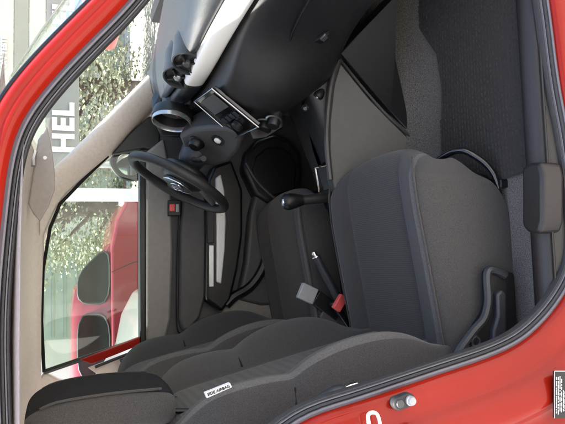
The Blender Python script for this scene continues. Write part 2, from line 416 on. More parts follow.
# ---- sun visor folded against the headliner
vpx = [(47, 126), (52, 150), (54.5, 170), (55, 190), (49, 206), (40, 222), (33, 214), (28, 204), (31, 185), (34, 164), (38, 140)]
vis = prism('sun_visor', [PP(x, y, (.3, .32, 1.36), (.12, -1, .25)) for x, y in vpx], (.004, .018, 0), VIS, car, bev=.006, seg=3)
tube('visor_hinge', [PP(x, y, (.3, .30, 1.36), (.12, -1, .25)) for x, y in [(33, 166), (32.5, 158), (34.5, 151)]], .010, SAT, car, n=8)
lathe('visor_stud', PP(45, 158, (.3, .30, 1.36), (.12, -1, .25)), (0, -1, 0), [(.001, .006), (.006, .006), (.007, 0)], WHT, car, n=10)

# ================================================================== DASHBOARD
dash = empty('dashboard', (0.6, 0, .5), car)
DI = Matrix.Translation((-.6, 0, -.5))
def da(o): o.parent = dash; o.matrix_parent_inverse = DI; return o
def interp(t, x):
    for (a, va), (b, vb) in zip(t, t[1:]):
        if x <= b: k = (x-a)/(b-a); k = max(0, min(1, k)); return va+(vb-va)*k
    return t[-1][1]
XF = [(-.68, .70), (-.5, .69), (-.35, .668), (-.2, .62), (-.08, .572), (.0, .555), (.1, .55), (.3, .56), (.45, .58), (.62, .64)]
ZB = [(-.68, .835), (-.35, .852), (-.1, .890), (0, .90), (.3, .90), (.62, .88)]
ys = [-.66+1.30*i/26 for i in range(27)]
def xf(y): return (interp(XF, y-.05)+interp(XF, y)+interp(XF, y+.05))/3
def zb(y): return (interp(ZB, y-.05)+interp(ZB, y)+interp(ZB, y+.05))/3
top, band, low = [], [], []
for y in ys:
    x = xf(y); z = zb(y); cw = 1.09-.25*(abs(y)/.6)**2.2
    top.append([Vector((cw, y, .958)), Vector((x*.4+cw*.6, y, .992)), Vector((x+.13, y, .998)), Vector((x+.055, y, .985)), Vector((x+.025, y, z+.085)), Vector((x+.018, y, z+.066)), Vector((x+.05, y, z+.060))])
    band.append([Vector((x+.05, y, z+.062)), Vector((x+.010, y, z+.064)), Vector((x-.002, y, z+.058)), Vector((x-.004, y, z+.03)), Vector((x+.002, y, z+.004)), Vector((x+.012, y, z-.002)), Vector((x+.05, y, z-.002))])
    k = 1 if y < .05 else max(0, 1-(y-.05)/.1)
    zl = .545*k+.62*(1-k)
    low.append([Vector((x+.06, y, z-.006)), Vector((x+.012, y, z-.008)), Vector((x-.006, y, z-.02)), Vector((x-.016, y, z-.07)), Vector((x-.022, y, (z+zl)/2)), Vector((x-.026, y, zl+.05)), Vector((x-.02, y, zl+.012)), Vector((x+.01, y, zl-.006)), Vector((x+.12, y, zl-.03)), Vector((x+.34, y, zl-.06))])
    wy = 1 if abs(y) < .10 else math.exp(-((abs(y)-.10)/.09)**2)
    A1, A2 = PY(213, 88, -.09), PY(259, 126, -.09)
    for q_ in low[-1][1:8]:
        if q_.z >= A2.z: xt = A2.x+(A1.x-A2.x)*(q_.z-A2.z)/(A1.z-A2.z)+.012
        else: xt = A2.x+.02+max(0, (.70-q_.z))*.8
        if q_.x > xt: q_.x += (xt-q_.x)*wy
da(loft('dash_top', top, PLT, None, False, False, sub=1))
bandv = [b for b, y in zip(band, ys) if y < .05]
da(loft('trim_band', bandv, WHT, None, False, False, sub=1))
da(loft('trim_band', [b for b, y in zip(band, ys) if y > .0], PLD, None, False, False, sub=1))
da(loft('lower_dash', low, PLD, None, False, False, sub=1))
# glovebox lid lines and latch
def onlow(y, t):   # point on the lower dash face, t 0 top .. 1 bottom
    x = xf(y); z = zb(y); zz = (z-.02)*(1-t)+.57*t; return Vector((x-.026-.004*math.sin(math.pi*t), y, zz))
gl = [onlow(-.56, .30), onlow(-.40, .30), onlow(-.26, .32), onlow(-.20, .45), onlow(-.22, .62), onlow(-.26, .80), onlow(-.28, .93)]
gl = spline([onlow(-.62, .28), onlow(-.45, .34), onlow(-.30, .40), onlow(-.19, .50), onlow(-.175, .56), onlow(-.21, .72), onlow(-.25, .90)], 5)
da(tube('glovebox_seam', gl, .0035, BLK, None, n=6))
gp = onlow(-.36, .52)
lw = [PP(x, y, gp+Vector((-.0, 0, 0)), (-1, -.15, .05)) for x, y in [(306, 42), (317, 36), (329, 30), (328, 37), (318, 42)]]
da(prism('glovebox_latch', lw, (-.012, 0, 0), BLK, None, bev=.002))
lw2 = [PP(x, y, gp+Vector((-.014, 0, 0)), (-1, -.15, .05)) for x, y in [(320, 38), (325, 33), (328, 36), (324, 40)]]
da(prism('latch_pull', lw2, (-.006, 0, 0), SAT, None, bev=.001))
# side vent at the top end of the band
e = Vector((xf(-.34)-.006, -.34, zb(-.34)+.032))
# twin round vents on top of the dash
VD = Vector((-.86, -.35, .30)).normalized()
for (px, py, Y, r) in ((178, 77.5, .045, .047), (187, 63.5, -.055, .045)):
    c0 = PY(px, py, Y)
    v = lathe('air_vent', c0, -VD, [(r*.80, .020), (r*.84, .004), (r*.9, -.004), (r, -.004), (r*1.06, .004), (r*1.12, .03), (r*1.3, .075), (r*1.2, .14)], PLT, None, n=28, caps=False); da(v)
    u1, u2 = frame(VD)
    va = [BLK]
    da(lathe('vent_throat', c0, -VD, [(r*.82, .03), (r*.82, .006), (r*.80, .004)], BLK, None, n=20))
    for ang in (35, 125):
        dd = u1*math.cos(R(ang))+u2*math.sin(R(ang)); nn = VD.cross(dd)
        M = Matrix((dd, nn, VD)).transposed()
        da(box('vent_vane', c0+VD*.001, (r*1.5, .006, .012), PLD, None, .001, rot=M))
    da(lathe('vent_hub', c0, VD, [(r*.28, -.004), (r*.28, .005), (r*.2, .008), (.001, .008)], SAT if Y > 0 else PLM, None, n=14))
# instrument pod behind the wheel: hood, tube, chrome ring
gc = PY(171.5, 122.5, .27)
GD = Vector((-.96, -.21, .20)).normalized()
da(lathe('gauge_ring', gc, -GD, [(.062, .014), (.062, .002), (.064, -.003), (.067, -.003), (.068, .003), (.067, .014)], RINGM, None, n=36, caps=False))
da(lathe('gauge_tube', gc, -GD, [(.001, .050), (.056, .050), (.063, .012), (.070, .012), (.071, .022), (.066, .045)], BLK, None, n=36, caps=False))
da(lathe('gauge_dial', gc, -GD, [(.001, .044), (.054, .044), (.055, .050)], PLM, None, n=30))
nd = gc-GD*.041; ga, gb = frame(GD)
da(tube('gauge_needle', [nd, nd+ga*.03+gb*.02], .0018, REDB, None, n=5))
hood = []
for px, py, hh in ((192, 88, 0), (182, 87, 1), (172, 93, 1), (165, 103, 0)): pass
hd = [PY(160, 107, .33), PY(193, 107, .27), PY(190, 97, .27), PY(184, 88, .28), PY(176, 90, .30), PY(167, 99, .31)]
da(prism('instrument_hood', hd, (.05, .03, -.01), PLT, None, bev=.012, seg=3))
da(tube('hood_edge', [PY(160, 107.5, .327), PY(177, 107.8, .297), PY(193, 107.5, .267)], .0035, SIL, None, n=8))
da(prism('cluster_back', [PY(x, y, .42) for x, y in [(152, 112), (160, 96), (176, 86), (200, 84), (206, 118), (196, 140), (160, 138)]], (.06, .05, 0), BLK, None, bev=.012, seg=3))
# radio / centre stack: glossy face with chrome frame, tilted towards the cabin
a0, a1, a2, a3 = PY(195, 101, .10), PY(213, 88, -.09), PY(259, 126, -.09), PY(236, 137, .10)
rn = (a1-a0).cross(a3-a0).normalized()
if rn.x > 0: rn = -rn
da(prism('radio_panel', [a0, a1, a2, a3], -rn*.012, GLB, None, bev=.003))
off = rn*.004
for nm, p, q, rr in (('chrome_frame', a1, a2, .0042), ('chrome_frame', a0, a1, .003), ('chrome_frame', a0, a3, .0026), ('chrome_frame', a3, a2, .0024)):
    da(tube(nm, [p+off, q+off], rr*.85, DCH, None, n=8))
mid = lambda s, t: (a0*(1-s)+a1*s)*(1-t)+(a3*(1-s)+a2*s)*t
da(prism('radio_screen', [mid(.18, .08)+off*.3, mid(.85, .08)+off*.3, mid(.85, .42)+off*.3, mid(.18, .42)+off*.3], rn*.003, PLM, None, bev=.001))
for s in (.2, .38, .56, .74):
    da(prism('radio_button', [mid(s, .55)+off*.2, mid(s+.12, .55)+off*.2, mid(s+.12, .66)+off*.2, mid(s, .66)+off*.2], rn*.004, PLD, None, bev=.001))
da(lathe('volume_knob', mid(.5, .80), rn, [(.018, 0), (.018, .012), (.014, .016), (.001, .016)], PLD, None, n=20))
# heater controls under the radio
for px, py, Y, r in ((255, 131, .08, .022), (265, 129, .0, .024), (274, 125, -.07, .020)):
    k0 = PY(px, py, Y)
    da(lathe('heater_knob', k0+Vector((.015, 0, 0)), (-1, -.25, .35), [(r*1.35, -.02), (r*1.3, .0), (r*1.05, .002), (r, .020), (r*.85, .024), (.001, .024)], [BLK, SAT], None, n=20, rm=[0, 1, 0, 0, 0]))
da(prism('heater_panel', [PY(x, y, .0) for x, y in [(246, 128), (262, 116), (279, 117), (283, 130), (268, 139), (252, 141)]], (.09, .02, -.02), BLK, None, bev=.008))
for px, py, Y in ((307, 106, -.05), (318, 96, -.1)):
    k0 = PY(px, py, Y); da(lathe('console_knob', k0, (-.7, -.3, .6), [(.018, -.02), (.018, .004), (.013, .012), (.001, .012)], BLK, None, n=16))
    da(lathe('knob_cap', k0, (-.7, -.3, .6), [(.007, .012), (.006, .015), (.001, .015)], SAT, None, n=10))
# driver side lower panel with light switch and white button
pn = Vector((-.80, -.25, .52)).normalized(); po = PY(215, 145, .20)
def pq(x, y): return PP(x, y, po, pn)
outl = [pq(x, y) for x, y in [(178, 136), (190, 130), (205, 128), (222, 128), (236, 131), (242, 140), (238, 152), (228, 163), (214, 167), (200, 166), (188, 160)]]
da(prism('switch_panel', outl, -pn*.10, PLM, None, bev=.014, seg=3))
sk = pq(197, 142)
da(lathe('light_switch', sk, pn, [(.030, -.004), (.030, .004), (.024, .006), (.022, .022), (.018, .026), (.001, .026)], BLK, None, n=24))
wb = pq(218, 140)
da(lathe('button_bezel', wb, pn, [(.024, -.004), (.024, .003), (.015, .004), (.014, .001), (.001, .001)], PLD, None, n=24))
da(lathe('start_button', wb, pn, [(.0125, 0), (.012, .006), (.008, .009), (.001, .0095)], WHT, None, n=20))

# ================================================================== STEERING WHEEL
sw = empty('steering_wheel', (.29, .35, .927), car)
SC = Vector((.29, .35, .927)); SN = Vector((-.87, 0, .49)).normalized(); SU = Vector((.49, 0, .87)).normalized(); SY = Vector((0, 1, 0))
SI = Matrix.Translation(-SC)
def sa(o): o.parent = sw; o.matrix_parent_inverse = SI; return o
rim_pts = [SC+(SU*math.cos(a)+SY*math.sin(a))*.180 for a in [2*math.pi*i/64 for i in range(64)]]
sa(tube('rim', rim_pts, [.0165+(.0015 if i % 32 in range(12, 21) else 0) for i in range(64)], LEA, None, n=14, cyc=True))
def wq(u, v, h=0): return SC+SU*u+SY*v+SN*h
hubo = [wq(.075*math.cos(a)*(1 if math.cos(a) > 0 else 1.15), .085*math.sin(a), -.030) for a in [2*math.pi*i/28 for i in range(28)]]
rows = []
for sc_, h in ((1.05, -.07), (1.08, -.045), (1.0, -.020), (.88, -.008), (.6, .002), (.3, .006)):
    rows.append([SC+(p-SC-SN*-.030)*sc_+SN*h for p in hubo])
sa(loft('hub_pad', rows, PLD, None, sub=1))
for d, wd in ((wq(.0, .165, -.004), .030), (wq(.0, -.165, -.004), .030), (wq(-.155, .05, -.004), .022), (wq(-.155, -.05, -.004), .022)):
    st = SC+SN*-.032+(d-SC)*.38; dr = (d-st).normalized(); sd = dr.cross(SN).normalized()
    rows = []
    for t, k in ((0, 1.2), (.4, 1), (.8, .8), (1, .7)):
        p = st*(1-t)+d*t
        rows.append([p+sd*wd*k+SN*.002, p+sd*wd*k*.6+SN*.008, p-sd*wd*k*.6+SN*.008, p-sd*wd*k+SN*.002, p-sd*wd*k-SN*.010, p+sd*wd*k-SN*.010])
    sa(loft('spoke', rows, PLM if d.z < .85 else LEA, None, sub=1))
def oval(a, b, h, n=32): return [wq(b*math.sin(t), a*math.cos(t), h) for t in [2*math.pi*i/n for i in range(n)]]
sa(loft('horn_pad', [oval(.056, .056, .0), oval(.056, .056, .008), oval(.050, .050, .0115)], PLT, None))
sa(tube('horn_ring', oval(.0545, .0545, .0085), .0022, SIL, None, n=8, cyc=True))
sa(loft('emblem', [oval(.044, .024, .010), oval(.044, .024, .0145), oval(.040, .021, .0155)], EMB, None))
sa(tube('emblem_rim', oval(.0435, .0235, .0145), .0022, SIL, None, n=8, cyc=True))
sa(text('emblem_lettering', 'Ford', .042, basis(wq(-.001, 0, .0162), -SY, SU), SIL, None, shear=.35, ext=.0008, bold=.0003))
# column shroud and stalks
col = []
for t, r1, r2 in ((0, .045, .05), (.07, .055, .062), (.16, .060, .066), (.24, .062, .068)):
    p = SC-SN*(.055+t)
    col.append([p+SU*math.cos(a)*r1+SY*math.sin(a)*r2 for a in [2*math.pi*i/20 for i in range(20)]])
sa(loft('column_shroud', col, PLT, None, sub=1))
b0 = SC-SN*.09
sa(tube('stalk', [b0+SY*-.05, b0+SY*-.10+SN*.01-SU*.005, b0+SY*-.165+SN*.015-SU*.012, b0+SY*-.185+SN*.015-SU*.014], [.009, .008, .012, .010], BLK, None, n=10))
sa(tube('stalk', [b0+SY*.05, b0+SY*.10+SN*.01, b0+SY*.17+SN*.015, b0+SY*.185+SN*.015], [.009, .008, .012, .010], BLK, None, n=10))

# ================================================================== FLOOR AND CONSOLE
flo = []
for x in [-1.4, -.6, -.35, 0, .25, .5, .72, .85, .95, 1.02]:
    dz = max(0, (x-.86))*1.3
    flo.append([Vector((x, y, z+dz)) for y, z in [(-.72, .26), (-.70, .275), (-.69, .285), (-.68, .29), (-.55, .29), (-.30, .29), (-.24, .30), (-.19, .335), (-.15, .38), (-.11, .41), (0, .42), (.11, .41), (.19, .335), (.30, .29), (.55, .29), (.66, .30), (.69, .40)]])
floor_o = loft('floor_carpet', flo, CAR, car, False, False, sub=2)
prism('bulkhead', [Vector((.99, y, z)) for y, z in [(-.70, .3), (.70, .3), (.66, .97), (-.66, .97)]], (.05, 0, 0), BLK, car, bev=0)
prism('rear_bulkhead', [Vector((-1.45, y, z)) for y, z in [(-.68, .3), (.68, .3), (.66, .95), (-.66, .95)]], (-.05, 0, 0), PLD, car, bev=0)
prism('rear_bench', [Vector((x, -.60, z)) for x, z in [(-.85, .32), (-.82, .50), (-.9, .53), (-1.22, .50), (-1.32, .55), (-1.40, 1.0), (-1.44, 1.0), (-1.44, .32)]], (0, 1.18, 0), FAB, car, bev=.03, seg=3)
# sill plate: plastic strip along the door opening, with the moulded box
sp = []
for x in [-.18, -.1, -.02, .05, .15, .25, .35, .45, .55, .65, .75]:
    bw = .0
    sp.append([Vector((x, -.672, .288)), Vector((x, -.678, .318)), Vector((x, -.686, .328)), Vector((x, -.705, .330)), Vector((x, -.728, .322)), Vector((x, -.736, .305)), Vector((x, -.741, .285)), Vector((x, -.744, .255))])
loft('sill_plate', sp, SILP, car, False, False, sub=1)
tube('sill_seam', [Vector((x, -.738, .312)) for x in (-.1, .2, .4, .75)], .003, SILP, car, n=6)
bp = [PZ(x, y, .350) for x, y in [(521, 167), (528, 163), (540, 162), (543, 175), (543, 222), (539, 234), (527, 233), (521, 226)]]
prism('sill_box', bp, (0, 0, -.06), SILP, car, bev=.010, seg=3)

# footwell side, dark panel under the glovebox, grey console cheek
apex = PY(340, 62, -.13)
chk = [PY(x, y, Y) for x, y, Y in [(340, 61, -.13), (352, 76, -.15), (370, 98, -.17), (390, 120, -.19), (412, 140, -.20), (420, 190, -.19), (405, 230, -.15), (350, 235, -.12), (332, 180, -.12), (329, 150, -.12), (329, 122, -.12), (333, 85, -.125)]]
console = empty('centre_console', (0.2, 0, .3), car)
CI = Matrix.Translation((-.2, 0, -.3))
def ca(o): o.parent = console; o.matrix_parent_inverse = CI; return o
ca(prism('console_cheek', chk, (-.01, .03, .0), CHK, None, bev=.006, seg=3))
ed = spline([chk[0], chk[11], chk[10], chk[9], chk[8]], 5)
ca(tube('cheek_edge', [p+Vector((0, -.002, .006)) for p in ed], .009, CHK, None, n=8))
low_e = spline([chk[0], chk[1], chk[2], chk[3], chk[4]], 5)
ca(tube('cheek_lower_edge', [p+Vector((.004, -.002, 0)) for p in low_e], .004, CHK, None, n=8))
prism('footwell_panel', [PY(340, 60, -.14)+Vector((.02, 0, 0)), PX(398, -6, .74), PX(388, 12, .76), PY(396, 60, -.19), PY(413, 140, -.205)+Vector((.01, 0, 0)), PY(390, 118, -.18)+Vector((.02, 0, 0))], (.02, .06, 0), PLD, car, bev=.004)
# console spine: top, gear gaiter, tray, handbrake
sp2 = []
for x, z, hw in [(-.45, .42, .10), (-.25, .44, .10), (0, .455, .105), (.12, .47, .11), (.22, .50, .115), (.34, .545, .115), (.48, .60, .115), (.62, .66, .115)]:
    sp2.append([Vector((x, -hw, .30)), Vector((x, -hw, z-.03)), Vector((x, -hw+.015, z-.006)), Vector((x, -hw+.04, z)), Vector((x, 0, z-.004)), Vector((x, hw-.04, z)), Vector((x, hw-.015, z-.006)), Vector((x, hw, z-.03)), Vector((x, hw, .30))])
ca(loft('console_spine', sp2, PLD, None, False, False, sub=1))
tr = [PY(316, 170, .02), PY(318, 166, -.03), PY(334, 165, -.08), PY(337, 188, -.08), PY(322, 192, .02)]
ca(prism('console_tray', tr, (.02, .0, -.03), BLK, None, bev=.004))
ca(tube('tray_rim', [PY(x, y, Y)+Vector((0, 0, .008)) for x, y, Y in [(336, 186, -.08), (333, 165, -.08), (318, 168, -.0), (322, 192, .02)]], .004, SIL, None, n=8))
ca(prism('console_bin', [PY(x, y, .0) for x, y in [(303, 112), (322, 108), (330, 150), (318, 168), (312, 150)]], (.02, .0, -.02), PLM, None, bev=.008))
# gear lever
k0 = PY(284, 202, -.02); k1 = PY(334, 197, -.02)
ax = (k0-k1).normalized()
ca(tube('gear_lever', [k1-ax*.05, k1, k1+ax*.05, k0-ax*.045], [.018, .017, .016, .0155], LEA, None, n=12))
ca(lathe('gear_knob', k0, -ax, [(.001, -.006), (.017, -.005), (.025, .003), (.0275, .015), (.025, .030), (.020, .050), (.017, .060)], BLK, None, n=20))
ca(lathe('knob_badge', k0, ax, [(.015, .003), (.013, .0075), (.001, .0085)], SIL, None, n=16))
ca(lathe('gear_collar', k0-ax*.055, -ax, [(.0165, 0), (.0178, .004), (.0165, .008)], BLK, None, n=16))
ca(lathe('gear_gaiter', k1-ax*.005, -ax, [(.014, -.03), (.018, -.005), (.017, .0), (.024, .008), (.022, .012), (.034, .024), (.032, .028), (.046, .045)], LEA, None, n=20, caps=False))
# handbrake
h0 = PY(314, 253, .01); h1 = PY(352, 325, .01); hx = (h0-h1).normalized()
ca(tube('handbrake', [h1-hx*.03, h1, h1*.5+h0*.5, h0-hx*.012], [.018, .0165, .0145, .014], PLT, None, n=14))
ca(lathe('handbrake_button', h0-hx*.014, hx, [(.0145, 0), (.0135, .003), (.008, .004), (.008, .016), (.006, .019), (.001, .019)], SIL, None, n=16))

# ================================================================== SEATS
def make_seat(name, label, x0, y0, hdx=0, hdz=0):
    """front seat: cushion on its base, bolstered backrest, headrest"""
    st = empty(name, (x0, y0, .29), car); st['label'] = label
    MI = Matrix.Translation((0, 0, -.29))
    def A(o): o.parent = st; o.matrix_parent_inverse = MI; return o
    # -- cushion (local coordinates, near side = -y)
    prof = [(-.25, 0, 0), (-.262, .45, 0), (-.262, .80, 0), (-.252, .94, 0), (-.238, .985, 1), (-.226, 1.0, 1), (-.205, 1.0, 0), (-.175, .975, 0), (-.155, .93, 0), (-.148, .90, 2), (-.14, .925, 2), (-.07, .93, 2), (0, .925, 2),
            (.07, .93, 2), (.14, .925, 2), (.148, .90, 2), (.155, .93, 0), (.175, .975, 0), (.205, 1.0, 0), (.226, 1.0, 1), (.238, .985, 1), (.252, .94, 0), (.262, .80, 0), (.262, .45, 0), (.25, 0, 0)]
    cm = []
    for j in range(len(prof)-1):
        m_ = 0
        yy = (prof[j][0]+prof[j+1][0])/2
        if .226 < abs(yy) < .238: m_ = 1
        elif abs(yy) < .148: m_ = 2
        cm.append(m_)
    # stations: x, top z, bottom z, k (collapse), width factor
    stn = [(-.34, .470, .30, .55, .93), (-.345, .470, .29, .9, .95), (-.30, .485, .285, 1, .97), (-.2, .495, .285, 1, .99), (-.08, .515, .285, 1, 1), (.04, .535, .285, 1, 1), (.12, .548, .288, 1, .995), (.19, .553, .33, 1, .985),
           (.24, .548, .375, 1, .965), (.272, .530, .405, 1, .93), (.288, .505, .425, 1, .88), (.290, .475, .430, 1, .84), (.275, .452, .434, 1, .80)]
    rows = []
    for x, zt, zb_, k, wf in stn:
        rows.append([Vector((x - (.05*(abs(y)/.26)**3 if x > .2 else 0), y*wf, zb_+(zt-zb_)*k*q)) for y, q, _ in prof])
    cu = loft('cushion', rows, [FAB, STRIP, INS], None, False, False, cm=cm, sub=2)
    # close underside front
    A(cu)
    for sgn in (-1, 1):
        A(tube('cushion_seam', [Vector((r[0], sgn*.2425*r[4], r[2]+(r[1]-r[2])*.975+.002)) for r in stn[2:9]], .003, FAB, None, n=6))
    A(box('seat_pan', (-.04, 0, .37), (.50, .44, .12), BLK, None, .02))
    # -- backrest
    half = [(0, 0.0, 2), (.07, .0, 2), (.128, .002, 2), (.138, -.008, 2), (.148, .008, 0), (.175, .040, 0), (.205, .066, 0), (.232, .068, 1), (.246, .056, 1), (.257, .030, 0), (.262, -.02, 0), (.255, -.085, 0), (.235, -.118, 0), (.16, -.135, 0), (0, -.14, 0)]
    loop = [(-y, x) for y, x, _ in half[::-1]]+[(y, x) for y, x, _ in half[1:-1]]
    cmb = []
    for j in range(len(loop)):
        a, b = loop[j], loop[(j+1) % len(loop)]; yy = abs((a[0]+b[0])/2); xx = (a[1]+b[1])/2
        cmb.append(2 if (yy < .138 and xx > -.02) else (1 if .22 < yy < .24 and xx > .05 else 0))
    lev = [(.45, .7, .92, 0), (.475, .95, .97, 0), (.52, 1, 1, .15), (.57, 1, 1.02, .75), (.64, 1, 1.03, 1.15), (.72, 1, 1.02, 1.27), (.79, 1, 1.01, 1.15), (.84, 1, 1.0, .92), (.865, 1, .985, .62), (.89, 1, .98, .74), (.94, .98, .97, .84),
           (1.0, .96, .95, .86), (1.05, .9, .90, .7), (1.09, .78, .82, .45), (1.11, .5, .66, .15)]
    rows = []
    for z, kx, ky, kb in lev:
        bx = -.225-(z-.6)*.2
        r = []
        for y, x in loop:
            xx = x*kb if x > 0.01 else x*kx
            if z > 1.06: xx = (xx+.065)*kx-.065
            r.append(Vector((bx+xx, y*ky, z)))
        rows.append(r)
    A(loft('backrest', rows, [FAB, STRIP, INS], None, cm=cmb, sub=2))
    sr = [p for p, (y, x) in zip(rows[8], loop) if abs(y) > .14 and x > -.06]
    for sgn in (-1, 1):
        half_ = sorted([p for p in sr if p.y*sgn > 0], key=lambda p: abs(p.y)-p.x)
        A(tube('bolster_seam', [p+Vector((-.002, -sgn*.002, .0)) for p in half_], .0028, BLKFAB, None, n=6))
    # -- headrest: side panels grey, front panel black, on two posts
    hr = []
    nP = 28
    for z, k, dx in [(1.085, .40, .0), (1.090, .72, .002), (1.11, .93, .005), (1.19, 1.05, .004), (1.26, 1.05, 0), (1.33, .98, -.006), (1.368, .85, -.014), (1.388, .62, -.02), (1.394, .30, -.022)]:
        bx = -.318+(z-1.1)*.03+dx+hdx; z += hdz
        r = []
        for i in range(nP):
            a = 2*math.pi*i/nP; ca_, sa_ = math.cos(a), math.sin(a)
            ex = .052*k*math.copysign(abs(ca_)**.75, ca_)*(1 if k < .5 else 1)+0
            ey = .135*(.55+.45*k)*math.copysign(abs(sa_)**.55, sa_)
            r.append(Vector((bx+ex+.012, ey, z)))
        hr.append(r)
    cmh = [1 if math.cos(2*math.pi*(i+.5)/nP) > .62 else 0 for i in range(nP)]
    A(loft('headrest', hr, [FAB, BLKFAB], None, cm=cmh, sub=2))
    for sgn in (-1, 1):
        A(tube('headrest_post', [Vector((-.325+hdx*.5, sgn*.07, 1.04)), Vector((-.312+hdx, sgn*.07, 1.16+hdz))], .006, BLK, None, n=8))
        e_ = [Vector((-.318+(z-1.1)*.03+.012+.0385*k+dx+hdx, sgn*.120*(.55+.45*k), z+hdz)) for z, k, dx in [(1.12, .99, .008), (1.19, 1.07, .004), (1.26, 1.07, 0), (1.33, 1.0, -.006), (1.362, .88, -.014)]]
        A(tube('headrest_seam', spline(e_, 3), .0028, FAB, None, n=6))
    # -- side plastics
    for sgn in ((-1, 1)):
        Y = sgn*.268
        def sp_(l): return [Vector((x, Y, z)) for x, z in l]
        A(prism('side_shield', sp_([(-.33, .30), (-.10, .30), (-.04, .30), (-.035, .335), (-.06, .365), (-.18, .385), (-.26, .42), (-.34, .43)]), (0, -sgn*.025, 0), PLD, None, bev=.006))
    return st
def S(st, o):
    """attach an object built in world coordinates to a seat"""
    o.parent = st; o.matrix_parent_inverse = Matrix.Translation(-st.location); return o
ps = make_seat('front_seat', 'grey fabric passenger seat nearest the open door', 0, -.33)
ds = make_seat('front_seat', 'grey fabric driver seat behind the steering wheel', -.02, .33, -.085, -.05)
ds.location.z = .315
# front adjuster bar under the passenger cushion
bar = spline([PY(436, 162, -.46), PY(450, 153, -.50), PY(464, 151, -.53), PY(482, 161, -.555), PY(493, 173, -.57), PY(498, 186, -.57), PY(499, 200, -.55)], 5)
S(ps, tube('adjuster_bar', bar, .008, GLB, None, n=10))
cl = PY(503, 184, -.57)
S(ps, box('bar_clip', cl, (.02, .02, .03), BLK, None, .003))
# recliner handle and hinge cover on the near side
Yr = -.615
S(ps, prism('recliner_cover', ypoly([(470, 343), (478, 326), (487, 312), (490, 300), (488, 272), (493, 266), (501, 270), (507, 275), (509, 285), (508, 320), (506, 345), (490, 360), (468, 362), (455, 360)], Yr), (0, .03, 0), PLD, None, bev=.007, seg=3))
S(ps, tube('recliner_rail', spline(ypoly([(505, 275), (493, 270), (487, 274), (488, 300), (484, 318), (474, 330), (462, 346), (455, 358)], Yr-.004), 4), .010, PLT, None, n=8))
S(ps, prism('recliner_handle', ypoly([(497, 294), (503, 289), (507, 294), (507, 335), (503, 344), (494, 346), (494, 330), (498, 316)], Yr-.016), (0, .02, 0), PLT, None, bev=.006, seg=3))
S(ps, lathe('recliner_pivot', PY(475, 341, Yr-.004), (0, -1, 0), [(.014, -.01), (.014, .004), (.010, .007), (.008, .004), (.001, .004)], PLD, None, n=18))
# airbag tag sewn on the near bolster
tz = PY(218, 390, -.585)
tM = (PY(231, 385, -.578)-PY(205, 395, -.578)).normalized()
tp = [PY(205, 393, -.60), PY(230, 383, -.60), PY(232, 387, -.60), PY(207, 398, -.60)]
S(ps, prism('airbag_tag', tp, (0, .012, 0), TAG, None, bev=0, smooth=False))
S(ps, text('tag_lettering', 'SIDE AIRBAG', .0082, basis((tp[0]+tp[1]+tp[2]+tp[3])/4+Vector((0, -.0012, 0)), tp[1]-tp[0], Vector((0, -1, 0)).cross(tp[1]-tp[0])), INK, None, bold=.0002))
# small folding lever at the seat shoulder (belt hook)
hk = spline(ypoly([(322, 402), (336, 392), (345, 388)], -.675), 4)
S(ps, tube('belt_hook', hk, [.016, .016, .015, .014, .013, .012, .010, .008, .006], PLT, None, n=10))
S(ps, tube('hook_pin', ypoly([(343, 389.5), (350, 386.5), (357, 384)], -.675), [.005, .0075, .005], SIL, None, n=8))
# seat belt buckles
bk = empty('belt_buckle', (0, 0, 0), car)
def slab(name, p, q, wd, th, m, par, bev=.003):
    p, q = Vector(p), Vector(q); d = (q-p).normalized(); sd = d.cross(Vector((0, 1, 0))).normalized()
    return prism(name, [p+sd*wd/2, q+sd*wd/2, q-sd*wd/2, p-sd*wd/2], (0, th, 0), m, par, bev=bev)
q0, q1 = PY(301, 290, .05), PY(316, 297, .05); q2 = PY(340, 315, .05)
slab('buckle_face', q0, q1, .052, .022, GRB, bk); slab('buckle_body', q1+(q2-q1).normalized()*.001, q2, .050, .020, BLK, bk)
q0, q1 = PY(345, 296, -.04), PY(337, 310, -.04); q2 = PY(349, 327, -.04)
bk2 = empty('belt_buckle', (0, 0, 0), car)
slab('buckle_button', q0, q1, .028, .02, REDB, bk2); slab('buckle_body', PY(334, 302, -.022), PY(352, 328, -.022), .020, .02, BLK, bk2)
slab('buckle_strap', PY(322, 314, .0), PY(338, 326, .0), .02, .012, PLM, bk2)

# ================================================================== jamb details
def jam(px, py, off): return PB(px, py, off)
c0 = jam(405, 402, -.030); 
u = (jam(416, 398, -.03)-jam(394, 406, -.03)).normalized()
js = empty('door_switch', (0, 0, 0), car)
sd = Vector((0, -1, 0)).cross(u)
def cap(c, u, L, r, h):
    v = Vector((0, -1, 0)).cross(u); o = []
    for i in range(24):
        a = 2*math.pi*i/24; ex = L if math.cos(a) > 0 else -L
        o.append(c+u*(math.cos(a)*r+ex)+v*math.sin(a)*r)
    return o
b0 = cap(c0, u, .010, .0125, 0)
prism('switch_base', b0, (0, .02, 0), RUB, js, bev=.003)
lathe('switch_plunger', c0+u*.010, (0, -1, 0), [(.009, 0), (.009, .006), (.007, .011), (.003, .0125), (.001, .0125)], GRB, js, n=16)
lathe('switch_screw', c0-u*.010, (0, -1, 0), [(.008, 0), (.007, .003), (.001, .0035)], PLM, js, n=14)
